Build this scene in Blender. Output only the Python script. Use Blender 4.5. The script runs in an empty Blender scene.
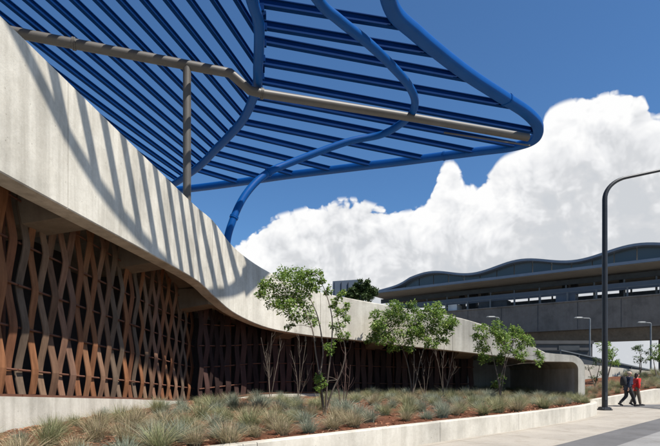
import bpy, bmesh, math, random
from mathutils import Vector, Matrix
random.seed(7)
PI = math.pi
scene = bpy.context.scene
COL = scene.collection
EYE, FP, CX, HY = 1.6, 500.0, 330.0, 374.0      # eye height, focal length and horizon measured on the 660 px photo

def atY(x, y, Y): return Vector(((x-CX)*Y/FP, Y, EYE+(HY-y)*Y/FP))
def atZ(x, y, z): return atY(x, y, (z-EYE)*FP/(HY-y))
V = Vector

# ------------------------------------------------------------------ materials
def N(nt, t, **kw):
    n = nt.nodes.new(t)
    for k, v in kw.items(): setattr(n, k, v)
    return n
def ramp(nt, fac, stops):
    r = N(nt, 'ShaderNodeValToRGB'); e = r.color_ramp.elements
    while len(e) < len(stops): e.new(0.5)
    for el, (p, c) in zip(e, stops):
        el.position = p; el.color = (*c, 1) if len(c) == 3 else c
    nt.links.new(fac, r.inputs[0]); return r.outputs[0]
def noise(nt, co, scale, detail=5, rough=0.55, stretch=None, dist=0.0):
    n = N(nt, 'ShaderNodeTexNoise'); n.inputs['Scale'].default_value = scale
    n.inputs['Detail'].default_value = detail; n.inputs['Roughness'].default_value = rough
    n.inputs['Distortion'].default_value = dist
    if stretch:
        m = N(nt, 'ShaderNodeMapping'); m.inputs['Scale'].default_value = stretch
        nt.links.new(co, m.inputs[0]); co = m.outputs[0]
    nt.links.new(co, n.inputs['Vector']); return n.outputs['Fac']
def mth(nt, op, a, b=None, c=None, clamp=False):
    m = N(nt, 'ShaderNodeMath', operation=op, use_clamp=clamp)
    for i, v in enumerate((a, b, c)):
        if v is None: continue
        if isinstance(v, (int, float)): m.inputs[i].default_value = v
        else: nt.links.new(v, m.inputs[i])
    return m.outputs[0]
def mixc(nt, fac, a, b, blend='MIX'):
    m = N(nt, 'ShaderNodeMix', data_type='RGBA', blend_type=blend)
    for s, v in ((m.inputs[0], fac), (m.inputs[6], a), (m.inputs[7], b)):
        if isinstance(v, (int, float)): s.default_value = v
        elif isinstance(v, tuple): s.default_value = (*v, 1)
        else: nt.links.new(v, s)
    return m.outputs[2]
def newmat(name, rough=0.7, metal=0.0, spec=0.4):
    m = bpy.data.materials.new(name); m.use_nodes = True; nt = m.node_tree
    b = nt.nodes['Principled BSDF']; b.inputs['Roughness'].default_value = rough
    b.inputs['Metallic'].default_value = metal; b.inputs['Specular IOR Level'].default_value = spec
    co = N(nt, 'ShaderNodeTexCoord').outputs['Object']
    return m, nt, b, co
def bump(nt, b, h, strength=0.3, dist=0.02):
    k = N(nt, 'ShaderNodeBump'); k.inputs['Strength'].default_value = strength; k.inputs['Distance'].default_value = dist
    nt.links.new(h, k.inputs['Height']); nt.links.new(k.outputs[0], b.inputs['Normal'])
def simple(name, c1, c2, scale=3, rough=0.7, metal=0.0, bs=0.15, spec=0.4, stretch=None):
    m, nt, b, co = newmat(name, rough, metal, spec)
    f = noise(nt, co, scale, 6, 0.6, stretch)
    nt.links.new(ramp(nt, f, [(0.3, c1), (0.7, c2)]), b.inputs['Base Color'])
    if bs: bump(nt, b, noise(nt, co, scale*12, 4), bs, 0.01)
    return m
def concrete(name, c, streak=0.35, rough=0.85, boards=False):
    m, nt, b, co = newmat(name, rough, 0, 0.25)
    dk = tuple(v*0.72 for v in c); lt = tuple(min(1, v*1.12) for v in c)
    col = ramp(nt, noise(nt, co, 0.55, 6, 0.6), [(0.3, dk), (0.52, c), (0.75, lt)])
    st = noise(nt, co, 1.0, 5, 0.65, (3.2, 3.2, 0.14))
    col = mixc(nt, streak, col, ramp(nt, st, [(0.36, (0.42, 0.40, 0.37)), (0.6, (1, 1, 1))]), 'MULTIPLY')
    fine = noise(nt, co, 14, 6, 0.7)
    col = mixc(nt, 0.5, col, ramp(nt, fine, [(0.3, (0.78, 0.77, 0.75)), (0.62, (1, 1, 1))]), 'MULTIPLY')
    blot = noise(nt, co, 2.3, 3, 0.5, (1, 1, 0.7), 0.8)
    col = mixc(nt, 0.28, col, ramp(nt, blot, [(0.42, (1, 1, 1)), (0.66, (0.66, 0.64, 0.6))]), 'MULTIPLY')
    # small bug holes
    vo = N(nt, 'ShaderNodeTexVoronoi'); vo.inputs['Scale'].default_value = 5.5; nt.links.new(co, vo.inputs['Vector'])
    col = mixc(nt, 0.5, col, ramp(nt, vo.outputs['Distance'], [(0.05, (0.35, 0.33, 0.3)), (0.09, (1, 1, 1))]), 'MULTIPLY')
    h = mth(nt, 'ADD', noise(nt, co, 30, 5, 0.6), mth(nt, 'MULTIPLY', blot, 1.5))
    if boards:
        sp = N(nt, 'ShaderNodeSeparateXYZ'); nt.links.new(co, sp.inputs[0])
        w = mth(nt, 'FRACT', mth(nt, 'MULTIPLY', mth(nt, 'ADD', sp.outputs[0], sp.outputs[1]), 2.2))
        ln = ramp(nt, w, [(0.0, (0.6, 0.6, 0.6)), (0.05, (1, 1, 1))])
        col = mixc(nt, 0.5, col, ln, 'MULTIPLY')
    nt.links.new(col, b.inputs['Base Color']); bump(nt, b, h, 0.25, 0.012)
    return m
def island(name, stops, rough=0.8, scale=5, stretch=None, spec=0.3, transl=0.0, wear=0.35):
    m, nt, b, co = newmat(name, rough, 0, spec)
    g = N(nt, 'ShaderNodeNewGeometry')
    col = ramp(nt, g.outputs['Random Per Island'], stops)
    f = noise(nt, co, scale, 6, 0.65, stretch)
    col = mixc(nt, wear, col, ramp(nt, f, [(0.3, (0.35, 0.33, 0.32)), (0.7, (1.25, 1.2, 1.15))]), 'MULTIPLY')
    nt.links.new(col, b.inputs['Base Color'])
    if transl:
        t = N(nt, 'ShaderNodeBsdfTranslucent'); nt.links.new(col, t.inputs[0])
        mx = N(nt, 'ShaderNodeMixShader'); mx.inputs[0].default_value = transl
        nt.links.new(b.outputs[0], mx.inputs[1]); nt.links.new(t.outputs[0], mx.inputs[2])
        nt.links.new(mx.outputs[0], nt.nodes['Material Output'].inputs[0])
    return m
M = {}
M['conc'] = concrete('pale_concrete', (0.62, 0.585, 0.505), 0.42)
M['conc_soffit'] = concrete('soffit_concrete', (0.22, 0.18, 0.135), 0.25)  # darker than the parapet: shade under the overhang is partly in the colour
M['conc_wall'] = concrete('planter_concrete', (0.56, 0.525, 0.455), 0.25)
M['conc_grey'] = concrete('grey_inner_concrete', (0.68, 0.68, 0.68), 0.2, boards=True)  # pale tone chosen to lift the light inside the tunnel
M['conc_dark'] = concrete('guideway_concrete', (0.19, 0.165, 0.145), 0.15)
M['conc_under'] = concrete('guideway_underside', (0.23, 0.20, 0.175), 0.3)
M['joint'] = simple('joint_dark', (0.10, 0.095, 0.085), (0.16, 0.15, 0.13), 6)
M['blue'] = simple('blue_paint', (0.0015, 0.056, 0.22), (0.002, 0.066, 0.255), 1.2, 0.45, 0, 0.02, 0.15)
M['blue_shade'] = simple('blue_shaded_louver', (0.001, 0.022, 0.095), (0.0015, 0.027, 0.115), 1.5, 0.7, 0, 0.02, 0.04)  # same blue as the frame, darkened for the shaded undersides
M['taupe'] = simple('taupe_steel', (0.074, 0.068, 0.061), (0.096, 0.088, 0.079), 1.0, 0.5, 0, 0.03, 0.4)
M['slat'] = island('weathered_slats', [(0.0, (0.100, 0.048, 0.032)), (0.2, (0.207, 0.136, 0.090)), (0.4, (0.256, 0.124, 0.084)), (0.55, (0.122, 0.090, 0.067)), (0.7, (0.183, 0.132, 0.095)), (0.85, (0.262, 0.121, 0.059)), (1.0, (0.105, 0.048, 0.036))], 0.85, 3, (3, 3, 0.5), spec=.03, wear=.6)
M['slat_shade'] = island('shaded_slats', [(0.0, (0.028, 0.019, 0.018)), (0.5, (0.048, 0.031, 0.028)), (1.0, (0.08, 0.046, 0.04))], 0.85, 3, (3, 3, 0.5), spec=.03, wear=.5)  # slat colours darkened: the shade on this screen is in the colour
M['rust'] = simple('rusty_steel', (0.085, 0.033, 0.02), (0.14, 0.058, 0.032), 4, 0.85)
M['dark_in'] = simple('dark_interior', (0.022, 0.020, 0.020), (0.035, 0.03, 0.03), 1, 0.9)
M['bark'] = simple('grey_bark', (0.085, 0.065, 0.05), (0.17, 0.135, 0.105), 14, 0.9, 0, 0.5, stretch=(1, 1, 0.3))
M['bark_red'] = simple('red_brown_bark', (0.10, 0.055, 0.045), (0.18, 0.11, 0.09), 14, 0.9, 0, 0.5, stretch=(1, 1, 0.3))
M['leaf'] = island('tree_leaves', [(0.0, (0.075, 0.135, 0.026)), (0.4, (0.135, 0.23, 0.042)), (0.75, (0.21, 0.31, 0.064)), (1.0, (0.29, 0.36, 0.09))], 0.5, 2, None, 0.35, 0.42, 0.2)
M['leaf_dk'] = island('dark_leaves', [(0.0, (0.03, 0.055, 0.02)), (0.6, (0.06, 0.10, 0.03)), (1.0, (0.10, 0.14, 0.05))], 0.55, 2, None, 0.3, 0.25, 0.2)
M['g_blue'] = island('blue_green_grass', [(0.0, (0.15, 0.185, 0.135)), (0.5, (0.23, 0.265, 0.20)), (0.8, (0.31, 0.33, 0.25)), (1.0, (0.47, 0.42, 0.31))], 0.7, 3, None, 0.2, 0.25, 0.15)
M['g_green'] = island('olive_green_grass', [(0.0, (0.14, 0.165, 0.075)), (0.5, (0.25, 0.26, 0.135)), (0.8, (0.36, 0.34, 0.20)), (1.0, (0.50, 0.43, 0.28))], 0.7, 3, None, 0.2, 0.25, 0.15)
M['g_straw'] = island('straw_grass', [(0.0, (0.17, 0.17, 0.09)), (0.5, (0.33, 0.28, 0.17)), (0.85, (0.42, 0.34, 0.22)), (1.0, (0.44, 0.33, 0.25))], 0.75, 3, None, 0.2, 0.25, 0.15)
M['chips'] = island('mulch_chips', [(0.0, (0.11, 0.04, 0.02)), (0.5, (0.19, 0.075, 0.038)), (0.85, (0.28, 0.125, 0.068)), (1.0, (0.38, 0.24, 0.15))], 0.9, 3)
M['black'] = simple('black_paint', (0.012, 0.013, 0.015), (0.02, 0.021, 0.024), 3, 0.45, 0, 0.03)
M['grey_metal'] = simple('grey_metal', (0.10, 0.108, 0.115), (0.14, 0.15, 0.158), 3, 0.5, 0.2, 0.03)
M['bluegrey'] = simple('bluegrey_cladding', (0.075, 0.095, 0.125), (0.095, 0.115, 0.15), 0.8, 0.45, 0.1, 0.03)
M['galv'] = simple('galvanised', (0.36, 0.36, 0.35), (0.46, 0.46, 0.45), 4, 0.6)
M['charcoal'] = simple('charcoal_render', (0.05, 0.05, 0.052), (0.07, 0.07, 0.072), 1, 0.85)
M['slate'] = simple('slate_cladding', (0.045, 0.065, 0.095), (0.06, 0.08, 0.115), 0.4, 0.6, 0, 0.03)
M['roofmetal'] = simple('roof_metal', (0.145, 0.17, 0.21), (0.18, 0.205, 0.245), 0.8, 0.4, 0.2, 0.03)
M['soffit'] = simple('station_soffit', (0.20, 0.175, 0.15), (0.26, 0.23, 0.20), 0.5, 0.8)
M['darkmetal'] = simple('dark_metal', (0.025, 0.03, 0.035), (0.045, 0.05, 0.055), 1, 0.6)
M['white'] = simple('white_panel', (0.6, 0.61, 0.62), (0.72, 0.72, 0.72), 1, 0.5)
M['skin'] = simple('skin', (0.48, 0.27, 0.19), (0.54, 0.31, 0.22), 8, 0.55)
M['navy'] = simple('navy_cloth', (0.018, 0.024, 0.045), (0.035, 0.045, 0.075), 10, 0.9)
M['red'] = simple('red_cloth', (0.50, 0.022, 0.018), (0.62, 0.035, 0.028), 10, 0.85)
M['blackcloth'] = simple('black_cloth', (0.012, 0.012, 0.014), (0.025, 0.024, 0.026), 10, 0.95)
M['khaki'] = simple('khaki_cloth', (0.12, 0.095, 0.07), (0.17, 0.135, 0.10), 10, 0.9)
M['hair_dk'] = simple('dark_hair', (0.018, 0.011, 0.008), (0.035, 0.022, 0.015), 20, 0.6)
M['hair_gr'] = simple('grey_hair', (0.25, 0.19, 0.15), (0.36, 0.29, 0.24), 20, 0.7)

def glass_mat():
    m, nt, b, co = newmat('station_glass', 0.18, 0.0, 0.5)
    g = N(nt, 'ShaderNodeNewGeometry')
    nt.links.new(ramp(nt, g.outputs['Random Per Island'], [(0, (0.055, 0.068, 0.072)), (1, (0.075, 0.09, 0.094))]), b.inputs['Base Color'])
    return m
M['glass'] = glass_mat()

def paving_mat(name, c, joint=True):
    m, nt, b, co = newmat(name, 0.85, 0, 0.3)
    dk = tuple(v*0.75 for v in c); lt = tuple(v*1.12 for v in c)
    col = ramp(nt, noise(nt, co, 0.45, 7, 0.62), [(0.3, dk), (0.55, c), (0.75, lt)])
    col = mixc(nt, 0.5, col, ramp(nt, noise(nt, co, 22, 5, 0.7), [(0.3, (0.72, 0.72, 0.72)), (0.65, (1.05, 1.05, 1.05))]), 'MULTIPLY')
    col = mixc(nt, 0.45, col, ramp(nt, noise(nt, co, 1.7, 4, 0.6, None, 1.5), [(0.5, (1, 1, 1)), (0.72, (0.62, 0.57, 0.5))]), 'MULTIPLY')
    if joint:
        mp = N(nt, 'ShaderNodeMapping'); mp.inputs['Rotation'].default_value = (0, 0, math.radians(-43))
        nt.links.new(co, mp.inputs[0])
        sp = N(nt, 'ShaderNodeSeparateXYZ'); nt.links.new(mp.outputs[0], sp.inputs[0])
        for i, k in ((0, 1/1.9), (1, 1/1.9)):
            w = mth(nt, 'FRACT', mth(nt, 'MULTIPLY', sp.outputs[i], k))
            w = mth(nt, 'ABSOLUTE', mth(nt, 'SUBTRACT', w, 0.5))
            col = mixc(nt, 0.75, col, ramp(nt, w, [(0.004, (0.45, 0.42, 0.38)), (0.009, (1, 1, 1))]), 'MULTIPLY')
    nt.links.new(col, b.inputs['Base Color']); bump(nt, b, noise(nt, co, 60, 4), 0.2, 0.006)
    return m
M['pave'] = paving_mat('light_paving', (0.345, 0.312, 0.265))
M['pave_dk'] = paving_mat('dark_paving', (0.125, 0.122, 0.122), False)
M['pave_mid'] = paving_mat('mid_grey_paving', (0.235, 0.23, 0.222))
M['ground'] = simple('bare_ground', (0.16, 0.15, 0.13), (0.22, 0.21, 0.18), 0.2, 0.95)
def mulch_mat():
    m, nt, b, co = newmat('mulch', 0.95, 0, 0.2)
    a = noise(nt, co, 24, 8, 0.75)
    col = ramp(nt, a, [(0.28, (0.05, 0.02, 0.012)), (0.5, (0.135, 0.053, 0.028)), (0.72, (0.25, 0.115, 0.062))])
    col = mixc(nt, 0.5, col, ramp(nt, noise(nt, co, 1.1, 3), [(0.35, (0.6, 0.58, 0.55)), (0.65, (1.15, 1.1, 1.0))]), 'MULTIPLY')
    nt.links.new(col, b.inputs['Base Color']); bump(nt, b, noise(nt, co, 40, 6, 0.7), 0.9, 0.04)
    return m
M['mulch'] = mulch_mat()

# ------------------------------------------------------------------ mesh builder
def sgp(v, e): return math.copysign(abs(v)**e, v)
class MB:
    def __init__(s): s.v, s.f, s.sm = [], [], []
    def add(s, vs, fs, smooth=False):
        o = len(s.v); s.v += [tuple(v) for v in vs]
        s.f += [tuple(i+o for i in f) for f in fs]; s.sm += [smooth]*len(fs)
    def box(s, lo, hi):
        x0, y0, z0 = lo; x1, y1, z1 = hi
        s.add([(x0,y0,z0),(x1,y0,z0),(x1,y1,z0),(x0,y1,z0),(x0,y0,z1),(x1,y0,z1),(x1,y1,z1),(x0,y1,z1)],
              [(3,2,1,0),(4,5,6,7),(0,1,5,4),(1,2,6,5),(2,3,7,6),(3,0,4,7)])
    def loft(s, rings, closed=True, caps=True, smooth=False):
        n = len(rings[0]); vs = [p for r in rings for p in r]; fs = []
        for i in range(len(rings)-1):
            for j in range(n if closed else n-1):
                k = (j+1) % n
                fs.append((i*n+j, i*n+k, (i+1)*n+k, (i+1)*n+j))
        s.add(vs, fs, smooth)
        if caps and closed:
            s.add(rings[0], [tuple(range(n))[::-1]]); s.add(rings[-1], [tuple(range(n))])
    def tube(s, pts, rad, n=10, caps=True, sx=1.0, sq=1.0):
        pts = [V(p) for p in pts]
        if isinstance(rad, (int, float)): rad = [rad]*len(pts)
        rings = []; up = None
        for i, p in enumerate(pts):
            d = (pts[min(i+1, len(pts)-1)]-pts[max(i-1, 0)]).normalized()
            if up is None:
                up = V((0, 0, 1)) if abs(d.z) < 0.9 else V((1, 0, 0))
            x = d.cross(up).normalized(); y = x.cross(d).normalized(); up = y
            rings.append([p + x*(rad[i]*sx*sgp(math.cos(2*PI*(k+.5)/n), sq)) + y*(rad[i]*sgp(math.sin(2*PI*(k+.5)/n), sq)) for k in range(n)])
        s.loft(rings, True, caps, True)
    def profile(s, a, b, prof):     # sweep a 2-D profile (side, up) from a to b
        a, b = V(a), V(b); d = (b-a).normalized(); x = d.cross(V((0,0,1))).normalized(); y = x.cross(d)
        s.loft([[p + x*u + y*w for u, w in prof] for p in (a, b)])
    def beam(s, a, b, w, h):        # box of width w, height h centred on line
        s.profile(a, b, [(-w/2,-h/2),(w/2,-h/2),(w/2,h/2),(-w/2,h/2)])
    def prism(s, poly, z0, z1):
        n = len(poly)
        s.loft([[V((x, y, z)) for x, y in poly] for z in (z0, z1)])
    def build(s, name, mat, parent=None, loc=None):
        me = bpy.data.meshes.new(name); me.from_pydata(s.v, [], s.f); me.update()
        me.polygons.foreach_set('use_smooth', s.sm)
        bm = bmesh.new(); bm.from_mesh(me); bmesh.ops.recalc_face_normals(bm, faces=bm.faces); bm.to_mesh(me); bm.free()
        me.materials.append(mat)
        o = bpy.data.objects.new(name, me); COL.objects.link(o)
        if parent: o.parent = parent; o.matrix_parent_inverse = Matrix.Translation(-parent.location)
        return o
    def raw(s, name, mat):
        me = bpy.data.meshes.new(name); me.from_pydata(s.v, [], s.f); me.update()
        me.polygons.foreach_set('use_smooth', s.sm); me.materials.append(mat); return me

def catmull(pts, m=8):
    pts = [V(p) for p in pts]; out = []
    P = [pts[0]*2-pts[1]] + pts + [pts[-1]*2-pts[-2]]
    for i in range(1, len(P)-2):
        a, b, c, d = P[i-1:i+3]
        for k in range(m):
            t = k/m
            out.append(0.5*((2*b)+(c-a)*t+(2*a-5*b+4*c-d)*t*t+(-a+3*b-3*c+d)*t**3))
    out.append(pts[-1]); return out
def lerp_list(pts, s):
    """point at arc length s (xy) on a list of Vectors"""
    acc = 0
    for a, b in zip(pts, pts[1:]):
        L = (b.xy-a.xy).length
        if acc+L >= s or b is pts[-1]:
            t = (s-acc)/L if L else 0
            return a.lerp(b, t), (b-a)
        acc += L
def length(pts): return sum((b.xy-a.xy).length for a, b in zip(pts, pts[1:]))
def tag(o, label=None, cat=None, group=None, kind=None):
    if label: o['label'] = label
    if cat: o['category'] = cat
    if group: o['group'] = group
    if kind: o['kind'] = kind
    return o
def empty(name, loc, label, cat, group=None):
    o = bpy.data.objects.new(name, None); o.location = loc; COL.objects.link(o)
    o.empty_display_size = 0.2
    return tag(o, label, cat, group)

# ------------------------------------------------------------------ ground and paving
g = MB(); g.add([(-900,-300,-0.02),(900,-300,-0.02),(900,1500,-0.02),(-900,1500,-0.02)], [(0,1,2,3)])
tag(g.build('ground', M['ground']), kind='structure')
g = MB(); g.add([(-40,-30,0),(60,-30,0),(60,36,0),(-40,36,0)], [(0,1,2,3)])
tag(g.build('pavement', M['pave']), kind='structure')
def strip(name, pts, z, mat):
    b = MB(); b.add([(x, y, z) for x, y in pts], [tuple(range(len(pts)))]); return tag(b.build(name, mat), kind='structure')
dv = V((1.0, 1.0)).normalized(); q0 = V((5.15, 11.27)); pr = V((dv.y, -dv.x))
def band_pts(o0, o1, s0, s1):
    a, b = q0+pr*o0, q0+pr*o1
    return [tuple(a+dv*s0), tuple(b+dv*s0), tuple(b+dv*s1), tuple(a+dv*s1)]
strip('dark_band', band_pts(0, 0.98, -30, 13.2), 0.004, M['pave_dk'])
strip('paving_field', band_pts(0.98, 40, -30, 15), 0.004, M['pave_mid'])
strip('dark_band', [(13.9,25.2),(22.5,27.6),(22.5,26.2),(14.7,24.0)], 0.008, M['pave_dk'])  # flat dark band on the pavement, in the dark paving material
strip('dark_band', [(14.9,24.6),(15.6,24.0),(22.5,19.2),(22.5,17.2),(15.0,22.6)], 0.012, M['pave_dk'])  # second flat dark band, widening to the right

# ------------------------------------------------------------------ building ribbon
band = [(-6.65,-14,7.09,4.69), (-5.04,7.64,7.09,4.69), (-4.42,15.8,7.09,4.69)]
for x_, Y_, yt, yb in ((213.6,17.6,221,295.7),(236,19.2,249,314),(270,20.8,272.5,328.5),(314,22.0,290.5,336),(348,22.6,298,339.4),(400,23.0,307.5,345.5),
                       (458,23.1,317.5,351.5),(500,22.95,331,356.5),(528,22.7,344,360),(545,22.5,352.5,361.5)):
    q = atY(x_, yt, Y_); band.append((q.x, Y_, q.z, atY(x_, yb, Y_).z))
b4 = []
for i, p in enumerate(band): b4.append(p)
zt = catmull([(p[0], p[1], p[2]) for p in b4[1:]], 10); zb = catmull([(p[0], p[1], p[3]) for p in b4[1:]], 10)
pre = [V(b4[0][:3]).lerp(V(b4[1][:3]), k/16) for k in range(16)]
preb = [V((p.x, p.y, 4.69)) for p in pre]
TOP, BOT = pre+zt, preb+zb
def lnorm(pts, i):
    d = (pts[min(i+1, len(pts)-1)].xy - pts[max(i-1, 0)].xy).normalized()
    return V((-d.y, d.x, 0))
NRM = [lnorm(TOP, i) for i in range(len(TOP))]
bld = empty('concrete_building', (-4.4, 15.8, 0), 'pale concrete building with a long curved parapet, woven slat screens and a rounded end', 'building')
TH = 0.42
# parapet in cast lengths, 16 mm joints
S = [0]
for a, b in zip(TOP, TOP[1:]): S.append(S[-1]+(b.xy-a.xy).length)
def at_s(s):
    for i in range(len(S)-1):
        if S[i+1] >= s:
            t = (s-S[i])/(S[i+1]-S[i]); return TOP[i].lerp(TOP[i+1], t), BOT[i].lerp(BOT[i+1], t), NRM[i].lerp(NRM[i+1], t).normalized()
    return TOP[-1], BOT[-1], NRM[-1]
# joint positions: one at the photo's x = 47 (Y about 8.75)
s47 = next(S[i] for i in range(len(S)) if TOP[i].y > 8.7)
joints = [0] + [s47-6.6*2, s47-6.6, s47]
s = s47+8.2
while s < S[-1]-2.5: joints.append(s); s += 6.2
joints.append(S[-1])
def ring(t, b, n, th):
    c = 0.02; zf = V((0,0,1))
    return [b + n*c, b + zf*c, t - zf*c, t + n*c, t + n*(th-c), V((t.x,t.y,0))+n*th+zf*(t.z-c), V((b.x,b.y,0))+n*th+zf*b.z]
for a, b in zip(joints, joints[1:]):
    k = max(3, int((b-a)/0.35)); mb = MB(); rings = []
    for i in range(k+1):
        s = a+0.008+(b-a-0.016)*i/k; t, bo, n = at_s(s); rings.append(ring(t, bo, n, TH))
    mb.loft(rings); mb.build('parapet_panel', M['conc'], bld)
# dark backing inside the joints
mb = MB(); rings = []
for i in range(len(S)):
    t, bo, n = TOP[i], BOT[i], NRM[i]
    rings.append([bo+n*0.06+V((0,0,.03)), t+n*0.06-V((0,0,.03)), t+n*0.3-V((0,0,.03)), bo+n*0.3+V((0,0,.03))])
mb.loft(rings); mb.build('joint_filler', M['joint'], bld)

# screen path (plan) and base heights
SCR1 = [V((-7.2,-8,1.5)), V((-6.2,9.2,1.22)), V((-5.86,14.5,0.9)), V((-5.44,20.0,0.52))]
SCR2 = catmull([(-5.05,19.3,0.52), (-4.35,20.85,0.6), (-3.05,22.3,0.74), (-.85,23.6,0.74), (1.5,24.5,0.66), (4.0,25.2,0.6), (7.3,25.4,0.6)], 8)
# soffit and roof: spans from parapet to well behind
def back(i):
    p = TOP[i]; n = NRM[i]
    d = 9.0 if p.y < 17 else 7.0
    q = V((p.x, p.y, 0)) + n*d
    if i > len(TOP)-30: q = V((min(q.x, 10.2), max(q.y, 30.5), 0))
    return q
BK = []
for i in range(len(TOP)):
    p = TOP[i]
    if p.y < 17.5 and p.x < -4: BK.append(V((p.x-9, p.y, 0)))
    else:
        t = (S[i]-S[next(j for j in range(len(TOP)) if TOP[j].y >= 17.5)])
        L = S[-1]-S[next(j for j in range(len(TOP)) if TOP[j].y >= 17.5)]
        u = t/L; BK.append(V((-13.1+u*24, 17.5+14*min(1, u*2.2), 0)))
def soff_up(z): return .06+.5*max(0, min(1, (z-2.6)/1.6))
sof = MB(); roof = MB(); rs, rr = [], []
for i in range(len(TOP)):
    t, bo, n = TOP[i], BOT[i], NRM[i]; f = bo+n*(TH-0.004); q = BK[i]; sz = bo.z+soff_up(bo.z)
    tz = max(sz+0.25, t.z-0.9) if t.z-bo.z > 1.2 else sz+0.24
    rs.append([V((f.x,f.y,sz)), V((q.x,q.y,sz+0.1))]); rr.append([V((f.x,f.y,tz)), V((q.x,q.y,tz))])
ke = next(i for i in range(len(TOP)) if TOP[i].x > 6.2)
sof.loft(rs[:ke+1], False, False); sof2 = MB(); sof2.loft(rs[ke:], False, False); sof2.build('soffit', M['conc'], bld); roof.loft(rr, False, False)  # tunnel end of the soffit gets a paler tone to brighten the inside
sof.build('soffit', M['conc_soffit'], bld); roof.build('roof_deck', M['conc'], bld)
# soffit beams
s = next(S[i] for i in range(len(S)) if TOP[i].y > 10.1)
bs = [s-4.1*k for k in (4,3,2,1)] + [s+4.1*k for k in range(6)]
for s in bs:
    t, bo, n = at_s(s); a = V((bo.x, bo.y, 0))+n*(TH-0.01); e = a+n*5
    mb = MB(); u_ = soff_up(bo.z); d_ = V((-n.y,n.x,0)); e1 = a+n*1.6
    mb.loft([[V((q.x,q.y,zb_))-d_*.42, V((q.x,q.y,zb_))+d_*.42, V((q.x,q.y,bo.z+u_+.05))+d_*.46, V((q.x,q.y,bo.z+u_+.05))-d_*.46] for q, zb_ in ((a,bo.z+.004),(e1,bo.z-.2),(e,bo.z-.2))])
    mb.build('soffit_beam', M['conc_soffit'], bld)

# plinth under the first screen
def wallstrip(pts, z0, z1f, off0, off1):
    rings = []
    for i, p in enumerate(pts):
        n = lnorm(pts, i); a = V((p.x,p.y,0))+n*off0; b = V((p.x,p.y,0))+n*off1; z1 = z1f(p)
        rings.append([V((a.x,a.y,z0)), V((a.x,a.y,z1)), V((b.x,b.y,z1)), V((b.x,b.y,z0))])
    m = MB(); m.loft(rings); return m
wallstrip(SCR1, 0.0, lambda p: p.z-0.03, -0.14, 0.3).build('plinth', M['conc'], bld)
i2 = [p for p in SCR2 if p.y > 21.1 and p.x < 0.5]
wallstrip(i2, 0.0, lambda p: p.z-0.06, -0.16, 0.25).build('plinth', M['conc'], bld)
# rooms behind the screens; their gloom is put into near-black walls
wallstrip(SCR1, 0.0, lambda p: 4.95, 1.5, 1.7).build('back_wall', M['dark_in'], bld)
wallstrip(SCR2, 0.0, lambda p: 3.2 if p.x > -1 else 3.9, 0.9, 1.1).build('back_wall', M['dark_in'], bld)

# woven slats
def zsoff(p):
    best = min(range(len(BOT)), key=lambda i: (BOT[i].xy-p.xy).length); return BOT[best].z+soff_up(BOT[best].z)
def screen(pts, mat, sp=0.335, w=0.215, amp=0.062, pitch=0.84, s0=0.0, s1=None, nrail=5):
    L = length(pts); s1 = s1 or L; mb = MB(); i = 0; s = s0+0.1
    while s < s1-0.1:
        p, d = lerp_list(pts, s); d = V((d.x,d.y,0)).normalized(); n = V((-d.y,d.x,0))
        zb_, zt_ = p.z, zsoff(p)+0.02; rings = []; m = 40; aj = amp*random.uniform(.8, 1.2)
        ph = 1 if i % 2 else -1; tw = random.uniform(-.06, .06); wj = w*random.uniform(.9, 1.08); lean = random.uniform(-.05, .05)
        zb_ += random.uniform(-.03, .03)
        for k in range(m+1):
            z = zb_+(zt_-zb_)*k/m; c = math.cos(PI*(z-p.z-0.5)/pitch); c = c*.35+.65*math.asin(c)/(PI/2)
            off = -ph*aj*c
            lat = lean*(z-zb_)/3 + ph*0.012*c
            dd = (d + n*tw).normalized(); nn = V((-dd.y, dd.x, 0))
            c0 = V((p.x,p.y,z))+n*off+d*lat
            rings.append([c0-dd*wj/2-nn*.012, c0+dd*wj/2-nn*.012, c0+dd*wj/2+nn*.012, c0-dd*wj/2+nn*.012])
        mb.loft(rings); s += sp; i += 1
    o = mb.build('woven_screen', mat, bld)
    a, _ = lerp_list(pts, s0+.001)
    n_r = max(2, int((zsoff(lerp_list(pts, (s0+s1)/2)[0])-0.6)/pitch))
    for r in range(min(nrail, n_r)+1):
        line = []; m = 12
        for k in range(m+1):
            p, d = lerp_list(pts, s0+(s1-s0)*k/m); z = p.z+0.5+(r-1)*pitch if r else p.z+0.0
            if z > zsoff(p)-.02: z = zsoff(p)-.02
            line.append(V((p.x,p.y,z)))
        rb = MB()
        if r == 0:
            rings = []
            for k, q in enumerate(line):
                n = lnorm(line, k); z = V((0,0,1))
                rings.append([q-n*.11-z*.03, q-n*.11+z*.02, q+n*.11+z*.02, q+n*.11-z*.03])
            rb.loft(rings)
        else: rb.tube(line, 0.024, 6)
        rb.build('rail', M['rust'], o)
    return o
L1 = length(SCR1)
for a, b in ((L1-20.2, L1-15.2), (L1-15.16, L1-10.2), (L1-10.16, L1-5.2), (L1-5.16, L1)): screen(SCR1, M['slat'], s0=a, s1=b)
L2 = length(SCR2)
for a, b in ((0, 2.2), (2.24, 6.4), (6.44, 10.6), (10.64, L2)): screen(SCR2, M['slat_shade'], 0.34, 0.26, 0.05, s0=a, s1=b)
# steel posts between screen lengths
for pts, ss in ((SCR1, (L1-15.18, L1-10.18, L1-5.18, L1-.04)), (SCR2, (2.22, 6.42, 10.62))):
    for s in ss:
        p, d = lerp_list(pts, s); n = V((-d.y,d.x,0)).normalized(); q = V((p.x,p.y,0))+n*.30
        mb = MB(); mb.tube([V((q.x,q.y,p.z-.05)), V((q.x,q.y,zsoff(p)))], 0.05, 8); mb.build('screen_post', M['rust'], bld)
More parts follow.
